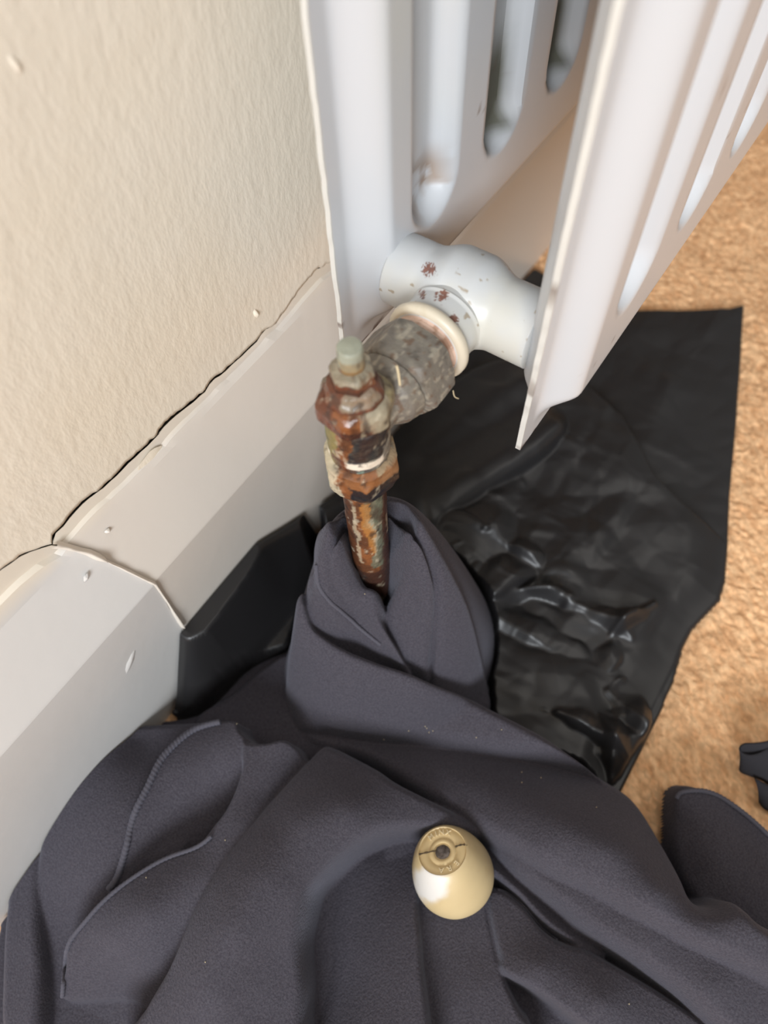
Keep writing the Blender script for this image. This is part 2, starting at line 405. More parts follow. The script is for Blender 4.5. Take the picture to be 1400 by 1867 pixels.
def dens(prof, step):
    out = [prof[0]]
    for (s0, r0), (s1, r1) in zip(prof[:-1], prof[1:]):
        n = max(1, int(np.hypot(s1 - s0, 0 if isinstance(r0, tuple) or isinstance(r1, tuple) else r1 - r0) / step))
        for i in range(1, n + 1):
            t = i / n
            if isinstance(r0, tuple) and isinstance(r1, tuple): r = ('hex', r0[1] + (r1[1] - r0[1]) * t, r0[2] + (r1[2] - r0[2]) * t)
            elif i == n: r = r1
            elif isinstance(r0, tuple) or isinstance(r1, tuple): r = r0 if isinstance(r0, tuple) else r0
            else: r = r0 + (r1 - r0) * t
            out.append((s0 + (s1 - s0) * t, r))
    return out

TX, TZ, PX, PY = 161.0, -178.0, 100.0, 83.8
RUSTPT = [(783, 492, 2.6, 4.2), (805, 541, 2.6, 3.0), (828, 583, 2.2, 3.0), (770, 537, 1.6, 1.5)]
def tee_colour(V):
    c = np.tile(srgb(200, 202, 203), (len(V), 1))
    y_ = (smooth(.4, .7, fbm3(V, 26, 2)) * .5)[:, None]; c = c * (1 - y_) + srgb(208, 202, 182) * y_
    r = np.zeros(len(V))
    for px, py, a, b in RUSTPT:
        d = ray(px, py); d = d / np.linalg.norm(d)
        t = V @ d; q = V - np.outer(t, d); r = np.maximum(r, np.exp(-(np.linalg.norm(q, axis=1) / (a * .95)) ** 2) * (t < 268))
    f = (smooth(.30, .40, r * (.15 + 1.0 * noise3(V, .5, 7) * (.5 + noise3(V, 1.6, 8)))) * .9)[:, None]
    c = c * (1 - f) + (srgb(120, 62, 36) * (.6 + .7 * noise3(V, .9, 9))[:, None]) * f
    sp = (smooth(.86, .9, noise3(V, 1.6, 71)) * .7)[:, None]; return c * (1 - sp) + srgb(150, 130, 100) * sp
ya, yb = YF + BUL - .2, YB - BUL + .2; L_ = yb - ya; ym = PY
prof = []
for s in np.linspace(0, L_, 160):
    yy = ya + s; d = abs(yy - ym)
    r = 12.3 + 3.5 * (1 - smooth(4.0, 14.5, d))
    prof.append((s, r))
V, F = turned([TX, ya, TZ], [0, 1, 0], prof, 256)
tee = mesh('tee_connector', V, F, M_TEE, col=tee_colour(V)); put(tee, rad)
# socket towards the valve and its seam
prof = dens([(0, 11.5), (11.5, 12.7), (12.2, 13.05), (12.9, 12.75), (13.3, 12.6), (23.5, 12.4), (24.2, 11.8)], .35)
V, F = turned([TX, PY, TZ], [-1, 0, 0], prof, 256)
put(mesh('tee_socket', V, F, M_TEE, sm=40, col=tee_colour(V)), rad)
# ------------------------------------------------------------------ VALVE
val = empty('radiator_valve', [PX, PY, -205])
tag(val, 'corroded brass angle valve without its cap, streaked with wet brown rust, on the upright pipe', 'valve')
TOCAM = np.array([-.766, -.643])
def valve_colour(V, kind):
    """grime, rust runs, verdigris and paint scraps, fixed to the metal"""
    n1 = fbm3(V, 6, 11); n2 = fbm3(V, 2.2, 12); n3 = noise3(V * np.array([1, 1, .35]), 3.0, 13); n4 = fbm3(V, 4, 14); nh = fbm3(V * np.array([1, 1, .6]), 3.4, 15)
    base = {'grey': srgb(114, 107, 98), 'dark': srgb(62, 60, 62), 'brass': srgb(138, 126, 106), 'copper': srgb(78, 58, 46), 'pale': srgb(150, 152, 136)}[kind]
    c = np.tile(base, (len(V), 1)) * ((.7 + .6 * n1) if kind != 'grey' else (.8 + .25 * n1 + .2 * noise3(V, .7, 16)))[:, None]
    gl = np.full(len(V), .55)
    def over(mask, col, g=None, var=.35):
        nonlocal c, gl
        mk = np.clip(mask, 0, 1)
        if var > .5:
            dk = smooth(.42, .62, nh)[:, None] * .65
            colv = np.array(col) * (1 - dk) + srgb(58, 38, 30) * dk
            colv = colv * (.75 + .5 * n2)[:, None]
        else: colv = np.array(col) * (1 - var / 2 + var * n2)[:, None]
        c = c * (1 - mk[:, None]) + colv * mk[:, None]
        if g is not None: gl = gl * (1 - mk) + g * mk
    # side angle about the pipe: 0 faces the viewer's side of the room
    dx, dy = V[:, 0] - PX, V[:, 1] - PY
    ang = np.arctan2(dx * .643 - dy * .766, dx * TOCAM[0] + dy * TOCAM[1])      # + towards the room
    zz = V[:, 2]
    near = np.hypot(dx, dy) < 15
    if kind in ('grey', 'dark', 'brass'):
        over(smooth(.45, .75, n4) * (.2 if kind == 'grey' else .5), srgb(150, 146, 128), .65)
        over(smooth(.55, .75, fbm3(V, 3, 19)) * (.25 if kind == 'grey' else .55), srgb(78, 70, 62), .5)
        over(smooth(.66, .74, noise3(V * np.array([.5, 1, 1]), 1.1, 23)) * .35, srgb(190, 180, 160), .7)
        over(smooth(.70, .78, noise3(V, 1.6, 24)) * .6, srgb(96, 66, 44), .5)
    over(smooth(.80, .86, noise3(V, 2.6, 21)) * near * (.5 if kind == 'dark' else 0), srgb(128, 160, 146), .7)
    return c, gl, ang, zz, n1, n2, n3, n4, over, (lambda: (c, gl))

def paint(V, kind, rust=()):
    c, gl, ang, zz, n1, n2, n3, n4, over, get = valve_colour(V, kind)
    nf = .6 * fbm3(V * np.array([1, 1, .4]), 3.2, 31, 5) + .4 * fbm3(V, 1.1, 33)
    ang = ang + .9 * (fbm3(V * np.array([1, 1, .55]), 5.0, 51) - .5)
    for (a0, w0, z0, z1, col, g, amt) in rust:
        v = np.minimum(np.minimum(1.2 * (1 - np.abs(ang - a0) / w0), (zz - z0) / 2.5), (z1 - zz) / 2.5)
        mk = smooth(-.05, .16, np.minimum(v, .8) + 1.15 * (nf - .52))
        over(mk * amt, col, g, .7 if g is not None and g < .42 else .35)
    over(smooth(.62, .76, fbm3(V * np.array([1, 1, .7]), 3.2, 41)) * (.28 if kind == 'grey' else .55 if kind != 'pale' else 0), srgb(196, 184, 160), .6)
    over(smooth(.60, .74, fbm3(V * np.array([1, 1, .7]), 2.6, 42)) * (.4 if kind == 'grey' else .7), srgb(48, 42, 40), .35)
    return get()
RB, RO, RD = srgb(100, 54, 36), srgb(134, 82, 46), srgb(66, 42, 34)
WHT, BLK = srgb(226, 214, 196), srgb(34, 33, 36)
def vpart(name, origin, axis, prof, kind, rust=(), nseg=120, phase=0., step=.5, rough=.25, seed=1, sm=50):
    V, F = turned(origin, axis, dens(prof, step), nseg, phase)
    c, gl = paint(V, kind, rust)
    n = V - (np.array(origin) + np.outer((V - np.array(origin)) @ np.array(axis, float), np.array(axis, float)))
    ln = np.linalg.norm(n, axis=1, keepdims=True); n = n / np.maximum(ln, 1e-6)
    V = V + n * ((fbm3(V, 2.5, seed) - .5) * 2 * rough)[:, None]
    o = mesh(name, V, F, M_VALVE, sm=sm, col=c, gl=gl); put(o, val); return o
UP = [0, 0, 1]; O = [PX, PY, 0]
vpart('spindle', O, UP, [(-160, 3.55), (-146, 3.55), (-144.4, 3.5), (-143.9, 3.2), (-143.7, .4)], 'pale',
      [(0, 4, -170, -150, RB, .3, .8), (0.3, 1.5, -153, -147, srgb(150, 116, 60), .4, .5)], 64, rough=.2, seed=3)
vpart('gland_nut', O, UP, [(-160, ('hex', 5.6, 6.5)), (-153.0, ('hex', 5.6, 6.5)), (-151.9, ('hex', 5.3, 5.7)), (-151.5, 3.6)], 'brass',
      [(0.6, 2.6, -165, -153.5, RB, .18, .95), (-.6, 1.2, -165, -155, RD, .2, .9)], 120, .35, rough=.35, seed=5, sm=40)
vpart('gland_washer', O, UP, [(-165, 8.7), (-162.4, 8.8), (-160.6, 8.2), (-159.2, 7.4), (-157.6, 7.0), (-157.0, 6.2), (-156.8, 4)], 'brass',
      [(0.2, 3.2, -170, -150, RB, .12, .95), (.3, .8, -161, -155, srgb(150, 140, 120), .45, .6)], 120, rough=.8, seed=6)
vpart('bonnet', O, UP, [(-172.0, 9.4), (-170.6, ('hex', 10.0, 10.9)), (-169.4, ('hex', 10.5, 11.6)), (-164.6, ('hex', 10.4, 11.3)), (-162.8, ('hex', 9.6, 10.0)), (-162.0, 9.0), (-161.7, 7)], 'brass',
      [(-1.0, 1.25, -173, -157, RB, .12, .97), (-.1, .6, -174, -165, RB, .12, .9), (-.3, .55, -167, -158, RO, .25, .7), (-.1, .3, -171, -167, RD, .12, .9), (.9, .8, -170, -158, srgb(146, 136, 114), .5, .7), (1.7, .45, -166, -160, srgb(136, 122, 70), .4, .45)],
      144, .9, rough=.35, seed=7, sm=40)
vpart('valve_body', O, UP, [(-194, 8.4), (-190, 9.2), (-187, 9.6), (-176, 9.7), (-171.4, 9.6), (-171, 8)], 'dark',
      [(.1, 1.0, -184, -172, BLK, .3, .85), (-.75, .42, -200, -170, RO, .3, .9), (-1.15, .3, -195, -171, srgb(126, 120, 70), .5, .8), (-1.6, .28, -186, -176, srgb(132, 180, 162), .7, .75), (.2, .62, -188.5, -184.6, WHT, .55, 1.0), (-1.5, .33, -190, -185, WHT, .6, .95), (-.75, .3, -200, -184, RB, .15, .85), (1.2, .5, -190, -180, srgb(150, 142, 128), .6, .5)],
      144, rough=.3, seed=8)
vpart('compression_nut', O, UP, [(-207.5, 7.8), (-206.9, ('hex', 9.4, 9.9)), (-205.4, ('hex', 10.0, 10.8)), (-200.6, ('hex', 11.2, 12.7)), (-196.2, ('hex', 11.2, 12.7)), (-193.8, ('hex', 11.0, 11.6)), (-191.2, 10.4), (-190.6, 9.0)], 'dark',
      [(-.1, 1.9, -200, -189, srgb(160, 136, 104), .6, .85), (-.35, .8, -200.5, -190, RO, .3, .95), (-.62, .24, -210, -190, RO, .35, .95), (.45, .95, -197, -191.5, srgb(132, 86, 50), .5, .8), (-1.5, .8, -206, -190, srgb(196, 186, 160), .65, .75), (-1.3, .25, -206, -196, srgb(116, 150, 136), .6, .7), (.4, 1.0, -213, -196.5, BLK, .28, .95), (-.55, .22, -210, -196, RO, .3, .9)],
      144, .25, rough=.35, seed=9, sm=40)
# branch towards the radiator
XO = [0, PY, TZ]; XA = [1, 0, 0]
vpart('branch', XO, XA, [(100.5, 8.0), (109, 8.4), (111, 9.8), (113, 11.4), (116.2, 12.2), (117.4, 12.5), (118, 12.0), (118.4, 11)], 'grey', [], 120, rough=.35, seed=10)
vpart('union_nut', XO, XA, [(117.6, 11), (118.2, ('hex', 12.9, 13.4)), (120, ('hex', 13.3, 15.6)), (130.4, ('hex', 13.3, 15.6)), (132.2, ('hex', 13.2, 13.8)), (132.6, 11.5)], 'grey', [], 144, -.87, rough=.12, seed=12, sm=30)
V, F = turned(XO, XA, dens([(130, 11.2), (133, 11.5), (134, 11.1), (135, 11.6), (136, 11.1), (137, 11.5), (140, 11.5)], .4), 120)
c = np.tile(srgb(220, 190, 172), (len(V), 1)) * (.8 + .35 * fbm3(V * np.array([2.5, 1, 1]), 4, 3))[:, None]
k = smooth(.55, .64, fbm3(V, 5, 5))[:, None] * .6; c = c * (1 - k) + srgb(150, 104, 74) * k
put(mesh('tail_thread', V + .35 * (fbm3(V, 2, 6) - .5)[:, None], F, M_VALVE, sm=60, col=c, gl=np.full(len(V), .6)), val)
V, F = turned(XO, XA, dens([(137.0, 11.3), (136.8, 12.6), (137.2, 13.6), (138.0, 14.3), (139.4, 14.4), (140.4, 13.9), (140.7, 12.0)], .5), 120)
put(mesh('reducer_ring', V, F, M_RING, sm=50), rad)['label'] = 'cream plastic ring in the mouth of the tee'
# paint-brush bristles stuck in the grime
def tube(name, pts, r, mt, parent=None, ns=8, taper=True, rf=None, col=None):
    P = np.asarray(pts, float); n = len(P); T = np.gradient(P, axis=0); T /= np.maximum(np.linalg.norm(T, axis=1, keepdims=True), 1e-9)
    ref = np.array([.3, .2, .93]); V = []
    for i in range(n):
        a = np.cross(T[i], ref); a /= np.linalg.norm(a); b = np.cross(T[i], a)
        for k in range(ns):
            th = 2 * math.pi * k / ns
            rr = r if rf is None else rf(i, th)
            V.append(P[i] + rr * (math.cos(th) * a + math.sin(th) * b))
    F = [tuple(f) for f in gridfaces(n, ns, wrap=True)] + [tuple(range(ns))[::-1], tuple(range((n - 1) * ns, n * ns))]
    o = mesh(name, np.array(V), F, mt, None)
    if parent: put(o, parent)
    return o
b0 = onz(723, 667, -158.5); b1 = onz(729, 702, -165.5)
tube('bristle', catmull([b0, (b0 + b1) / 2 + [0, 0, 1.2], b1], 8), .4, M_FIBRE, val)
b0 = onz(826, 712, -176); b1 = onz(836, 727, -180)
tube('bristle', catmull([b0, (b0 + b1) / 2 + [-.8, 0, 0], b1], 6), .14, M_FIBRE, val)

# ------------------------------------------------------------------ PIPE
V, F = turned(O, UP, dens([(ZF - 6, 7.5), (-205.5, 7.5)], .8), 72)
c, gl = paint(V, 'copper', [(-.15, .62, -268, -190, RO, .38, .92), (.45, .42, -262, -190, srgb(104, 110, 92), .4, .8), (-.62, .13, -258, -214, srgb(186, 174, 148), .6, .55), (.22, .10, -252, -222, srgb(176, 170, 148), .6, .5),
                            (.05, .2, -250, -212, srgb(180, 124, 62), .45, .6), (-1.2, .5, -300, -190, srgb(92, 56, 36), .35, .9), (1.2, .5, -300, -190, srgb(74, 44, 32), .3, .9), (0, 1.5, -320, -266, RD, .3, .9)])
n = V - np.array([PX, PY, 0]); n[:, 2] = 0; n /= np.maximum(np.linalg.norm(n, axis=1, keepdims=True), 1e-6)
V = V + n * ((fbm3(V * np.array([1, 1, .5]), 2.5, 77) - .5) * .7)[:, None]
pipe = mesh('pipe', V, F, M_VALVE, sm=60, col=c, gl=gl)
tag(pipe, 'rusty copper pipe with peeling orange and pale scale rising out of the grey cloth', 'pipe')

# ------------------------------------------------------------------ sheet builder (layered folds as a relief over the floor)
class Relief:
    def __init__(s, x0, x1, y0, y1, step):
        s.x = np.arange(x0, x1, step); s.y = np.arange(y0, y1, step); s.step = step
        s.X, s.Y = np.meshgrid(s.x, s.y); s.Z = np.full(s.X.shape, ZF - 30.)
    def sample(s, A, p):
        fx = np.clip((p[..., 0] - s.x[0]) / s.step, 0, len(s.x) - 1.001); fy = np.clip((p[..., 1] - s.y[0]) / s.step, 0, len(s.y) - 1.001)
        i = fx.astype(int); j = fy.astype(int); fx = fx - i; fy = fy - j
        return (A[j, i] * (1 - fx) + A[j, i + 1] * fx) * (1 - fy) + (A[j + 1, i] * (1 - fx) + A[j + 1, i + 1] * fx) * fy
    def hit(s, A, px, py, zt=-215., zb=ZF):
        r = ray(px, py); z = np.arange(zt, zb - .1, -.5); P = r[None, :] * (z / r[2])[:, None]
        h = s.sample(A, P); k = np.argmax(h >= z) if np.any(h >= z) else len(z) - 1
        return np.array([P[k, 0], P[k, 1], max(h[k], z[k])])
    def sdf(s, poly):
        """signed distance in mm, + inside, with a window"""
        P = np.asarray(poly); m_ = 14
        i0 = max(0, int((P[:, 0].min() - m_ - s.x[0]) / s.step)); i1 = min(len(s.x), int((P[:, 0].max() + m_ - s.x[0]) / s.step) + 1)
        j0 = max(0, int((P[:, 1].min() - m_ - s.y[0]) / s.step)); j1 = min(len(s.y), int((P[:, 1].max() + m_ - s.y[0]) / s.step) + 1)
        if i1 <= i0 or j1 <= j0: return None
        X = s.X[j0:j1, i0:i1]; Y = s.Y[j0:j1, i0:i1]
        D = np.full(X.shape, 1e9); ins = np.zeros(X.shape, bool)
        Q = np.roll(P, -1, 0)
        for (ax, ay), (bx, by) in zip(P, Q):
            ex, ey = bx - ax, by - ay; l2 = ex * ex + ey * ey
            if l2 < 1e-9: continue
            t = np.clip(((X - ax) * ex + (Y - ay) * ey) / l2, 0, 1)
            D = np.minimum(D, (X - ax - t * ex) ** 2 + (Y - ay - t * ey) ** 2)
            if abs(ey) > 1e-9:
                ins ^= ((ay > Y) != (by > Y)) & (X < ax + (Y - ay) * ex / ey)
        D = np.sqrt(D); return (slice(j0, j1), slice(i0, i1)), np.where(ins, D, -D)
    def add(s, H, poly, r, drop=None, steep=7.0, lift=0.):
        """lay height H (whole grid) inside poly, its edge rounded with radius r, over what is there"""
        q = s.sdf(poly)
        if q is None: return
        w, d = q; r_ = max(r, .2); drop = r if drop is None else drop
        t = np.clip(1 - d / r_, 0, 1)
        e = np.where(d >= 0, drop * (1 - np.sqrt(np.maximum(1 - t * t, 0))), drop - steep * d)
        s.Z[w] = np.maximum(s.Z[w], H[w] - e)
def tps(pts, vals, X, Y, lam=.02):
    P = np.asarray(pts, float) / 100.; n = len(P)
    U = lambda r2: np.where(r2 > 1e-12, r2 * np.log(np.maximum(r2, 1e-12)), 0)
    K = U(((P[:, None] - P[None]) ** 2).sum(-1)) + lam * np.eye(n); Q = np.c_[np.ones(n), P]
    A = np.block([[K, Q], [Q.T, np.zeros((3, 3))]]); w = np.linalg.solve(A, np.r_[vals, 0, 0, 0])
    xx, yy = X / 100., Y / 100.; Z = w[n] + w[n + 1] * xx + w[n + 2] * yy
    for k in range(n): Z = Z + w[k] * U((xx - P[k, 0]) ** 2 + (yy - P[k, 1]) ** 2)
    return Z
def from_c4(l): return [(480 + a / 2.917, 880 + b / 2.917) for a, b in l]
def from_c6(l): return [(a * .543, 1260 + b * .543) for a, b in l]
def from_c7(l): return [(560 + a * .6, 1360 + b * .6) for a, b in l]
def from_c5(l): return [(700 + a * .5, 540 + b * .5) for a, b in l]

# ------------------------------------------------------------------ BLACK PLASTIC SHEET
bag = Relief(-30, 440, -60, 157, .8)
X, Y = bag.X, bag.Y
wx = X + 9 * (noise2(X, Y, 28, 101) - .5); wy = Y + 9 * (noise2(X, Y, 28, 102) - .5)
def facets(X, Y, cell, seed):
    """creased film: height = distance to the nearest scattered point, met along sharp ridges"""
    ix = np.floor(X / cell).astype(np.int64); iy = np.floor(Y / cell).astype(np.int64)
    f1 = np.full(X.shape, 1e9); f2 = np.full(X.shape, 1e9); z = np.zeros_like(ix)
    for a in (-1, 0, 1):
        for b in (-1, 0, 1):
            qx = (ix + a + _hash(ix + a, iy + b, z, seed)) * cell; qy = (iy + b + _hash(ix + a, iy + b, z, seed + 1)) * cell
            d = np.hypot(X - qx, Y - qy); f2 = np.minimum(f2, np.maximum(f1, d)); f1 = np.minimum(f1, d)
    return (f2 - f1) / cell
cr = facets(wx, wy, 34, 201); cr2 = facets(wx * .8 + wy * .5, wy * .9 - wx * .3, 17, 203)
def creased(X, Y, seed, cell, n=7):
    """crumpled film: the upper and lower hulls of a few tilted planes per patch, so every facet is flat and every ridge sharp"""
    r = random.Random(seed); h = np.zeros(X.shape)
    for k in range(n):
        a = r.random() * math.pi; w = cell * (.6 + 1.1 * r.random()); ph = r.random() * 10
        t_ = (X * math.cos(a) + Y * math.sin(a)) / w + ph + .35 * noise2(X, Y, cell * 1.6, seed + k)
        h = h + np.abs((t_ % 2) - 1) * smooth(.35, .65, noise2(X, Y, cell * 1.3, seed + 50 + k)) * (.5 + .5 * w / cell)
    h = (h - h.mean()) / h.std()
    return h
def bagpoly(l, h=6.): return np.array([onz(a, b, ZF + h)[:2] for a, b in catmull(l, 4, True)])
def bagsharp(l, h=3.): return np.array([onz(a, b, ZF + h)[:2] for a, b in l])
outline = bagsharp([(330, 1140), (420, 1010), (600, 860), (720, 760), (800, 640), (900, 560), (962, 500), (975, 493), (992, 502), (1020, 530), (1080, 562), (1165, 567), (1250, 566), (1330, 563), (1356, 556),
                    (1350, 660), (1341, 780), (1330, 900), (1326, 1000), (1322, 1060), (1312, 1095), (1290, 1118), (1262, 1148), (1245, 1180), (1240, 1200), (1228, 1240), (1200, 1305), (1165, 1375), (1130, 1445), (1100, 1560), (700, 1560), (420, 1420), (318, 1300)])
crump = np.exp(-(((X - 150) / 55) ** 2 + ((Y - 60) / 50) ** 2))            # where it was bunched round the pipe
_w, _dd = bag.sdf(outline); edge_d = np.full(X.shape, -9.); edge_d[_w] = _dd
fd = smooth(0, 26, edge_d)
base = ZF + 3.0 + fd * 1.2 * creased(X, Y, 29, 40, 6) + 2.0 * fd * noise2(X, Y, 60, 105) + 1.2 * (1 - np.abs(2 * noise2(X, Y, 45, 109) - 1)) + .5 * cr2
bag.add(base, outline, .5, .5)
# upper ply: everything left of the long fold line
wrk = np.exp(-(((X - 165) / 80) ** 2 + ((Y - 45) / 62) ** 2))
CA = creased(X + 15 * noise2(X, Y, 40, 5), Y + 10 * noise2(X, Y, 30, 6), 27, 30, 8); CB = creased(X + 8 * noise2(X, Y, 20, 15), Y, 28, 15, 7)
H2 = ZF + 4.5 + fd * (6.0 + 4.0 * (noise2(X, Y, 60, 106) - .5) + (1.0 + 2.4 * wrk) * CA + (.15 + .9 * wrk) * CB)
H2 = np.maximum(H2, ZF + 4.0)
bag.add(H2, bagsharp([(330, 1140), (420, 1010), (600, 860), (720, 760), (900, 700), (1060, 700), (1130, 760), (1170, 830), (1190, 872), (1240, 921), (1290, 958), (1331, 988), (1326, 1050), (1312, 1095), (1290, 1118), (1262, 1148), (1245, 1180), (1235, 1210), (1190, 1300), (1120, 1420), (1000, 1560), (600, 1560), (420, 1420), (320, 1300)], 6), 1.4, 4.5)
# the roll that runs from the pipe up under the radiator
def seg_ridge(px0, px1, h, amp, sig, bend=0.):
    a = onz(*px0, ZF + h)[:2]; b = onz(*px1, ZF + h)[:2]; e = b - a; L = np.hypot(*e); e = e / L; nrm = np.array([-e[1], e[0]])
    t = ((X - a[0]) * e[0] + (Y - a[1]) * e[1]); d = (X - a[0]) * nrm[0] + (Y - a[1]) * nrm[1] - bend * np.sin(np.clip(t / L, 0, 1) * math.pi)
    if sig > 11: return amp * np.exp(-(d / sig) ** 2) * smooth(-8, 6, t) * (1 - smooth(L - 8, L + 10, t))
    prof_ = np.where(d > 0, 1 - d / (sig * 3.2), 1 + d / (sig * 1.1))
    return amp * np.maximum(np.minimum(prof_, np.minimum(1, np.minimum(1 + t / 16, 1 - (t - L) / 14))), 0)
H3 = ZF + 11 + 1.5 * noise2(X, Y, 50, 107) + seg_ridge((760, 930), (1030, 770), 16, 9, 16) + seg_ridge((730, 840), (960, 690), 12, 4, 12) + .9 * creased(X, Y, 37, 24, 5)
bag.add(H3, bagpoly([(640, 940), (720, 760), (900, 650), (1010, 650), (1050, 715), (1052, 760), (1000, 825), (930, 870), (870, 915), (800, 968), (740, 1010)], 12), 6, 8)
# crumple in the middle
fx_, fy_ = X + 12 * (noise2(X, Y, 24, 151) - .5), Y + 12 * (noise2(X, Y, 24, 152) - .5)
K1 = creased(fx_, fy_, 7, 22); K2 = creased(fx_, fy_, 17, 11)
H4 = ZF + 8 + np.exp(-(((X - 155) / 24) ** 2 + ((Y - 50) / 22) ** 2)) * (12 + 4.2 * K1) + 1.1 * K2
H4 = H4 + seg_ridge((800, 1010), (905, 960), 14, 6, 3) + seg_ridge((850, 950), (960, 1010), 14, 5, 3)
bag.add(H4, bagpoly([(780, 1000), (860, 930), (930, 858), (955, 860), (985, 910), (1050, 975), (1035, 1020), (960, 1065), (880, 1100), (820, 1080)], 12), 3.5, 5)
# the broad fold below it, with its upturned lip
H5 = ZF + 8 + seg_ridge((850, 1085), (1010, 1076), 16, 8, 5, 3) + seg_ridge((1000, 1075), (1130, 1135), 16, 8, 4.5) + seg_ridge((1130, 1135), (1195, 1100), 14, 6, 4) + seg_ridge((880, 1110), (1000, 1180), 12, 4, 5) + 2.4 * K1 + .6 * K2 + 3 * noise2(X, Y, 30, 130)
bag.add(H5, bagpoly([(800, 1090), (880, 1082), (960, 1068), (1040, 1070), (1100, 1100), (1150, 1110), (1195, 1092), (1200, 1120), (1170, 1160), (1130, 1215), (1085, 1255), (1040, 1272), (990, 1255), (930, 1220), (880, 1175), (830, 1150)], 13), 3.0, 6)
H6 = ZF + 7 + seg_ridge((1015, 1300), (1110, 1350), 14, 9, 3.5) + seg_ridge((1110, 1350), (1120, 1420), 14, 7, 3) + seg_ridge((1110, 1260), (1170, 1320), 12, 7, 5) + seg_ridge((880, 1180), (960, 1260), 12, 6, 4) + 2.4 * K1 + .8 * K2
bag.add(H6, bagpoly([(870, 1160), (930, 1230), (980, 1265), (1000, 1300), (1020, 1290), (1090, 1262), (1140, 1230), (1190, 1300), (1150, 1380), (1110, 1430), (960, 1400), (860, 1260)], 10), 2.0, 4)
# turned up against the skirting
up = smooth(126, 142.5, Y + 3 * (noise2(X, X * 0, 25, 140) - .5))
zt = np.interp(X, [-20, 14, 19, 40, 46, 89, 145, 170, 300], [-361, -357, -349, -302, -287, -306, -342, -354, -361])
bag.Z = np.where((bag.Z > ZF - 5), np.maximum(bag.Z, bag.Z + (zt + .8 * noise2(X, Y, 12, 141) - bag.Z) * up), bag.Z)
def relief_mesh(name, R, keep, mt, parent=None):
    ny, nx = R.X.shape; idx = np.full(R.X.shape, -1); idx[keep] = np.arange(keep.sum())
    V = np.stack([R.X[keep], R.Y[keep], R.Z[keep]], -1)
    a, b, c_, d = idx[:-1, :-1], idx[:-1, 1:], idx[1:, 1:], idx[1:, :-1]
    ok = (a >= 0) & (b >= 0) & (c_ >= 0) & (d >= 0)
    F = np.stack([a[ok], b[ok], c_[ok], d[ok]], -1)
    return mesh(name, V, F, mt, parent)

# ------------------------------------------------------------------ GREY CLOTH
cl = Relief(-150, 182, -168, 146.2, .5)
X, Y = cl.X, cl.Y
dx, dy = X - PX, Y - PY; rho = np.hypot(dx, dy)
cf = (dx * TOCAM[0] + dy * TOCAM[1]) / np.maximum(rho, 1e-6)              # 1 towards the room, -1 behind the pipe
sf = (dx * .643 - dy * .766) / np.maximum(rho, 1e-6)                      # 1 to the right
rim = -243 - 47 * smooth(.35, .98, cf) - 3 * smooth(0, 1, -cf)
rr = 14.0 + 5.0 * smooth(-.2, 1, sf) - 2.5 * smooth(.5, 1, cf)
RR = (57.0 + 2 * sf) * (1 - .22 * smooth(.35, .95, dy / np.maximum(rho, 1e-6)))
t = np.clip((rho - rr) / (RR - rr), 0, 1.4)
cone = rim + (ZF + 3 - rim) * np.minimum(t, 1) ** 1.2
cone = np.where(rho < rr, rim - 3.4 * np.maximum(rr - rho - 1, 0), cone)
cone = np.maximum(cone, ZF + 3)
cone = gblur(cone, 2.5)
base = np.maximum(cone, ZF + 3)
# footprint of the cloth on the floor
def onfloor(l, h): return np.array([onz(a, b, ZF + h)[:2] for a, b in l])
def pol(l, h, n=5): return onfloor(catmull(l, n, True), h)
foot = pol([(0, 1678), (-10, 1760), (2, 1900), (200, 2010), (900, 2010), (1500, 1980), (1560, 1760), (1400, 1690), (1262, 1640), (1200, 1530), (1120, 1440), (960, 1400), (890, 1290), (880, 1240), (700, 1180), (560, 1180), (460, 1215), (360, 1303), (214, 1322), (136, 1396), (54, 1493), (20, 1570)], 5, 6)
cl.add(np.full(X.shape, ZF + 5.5), foot, 2.5, 2.2)
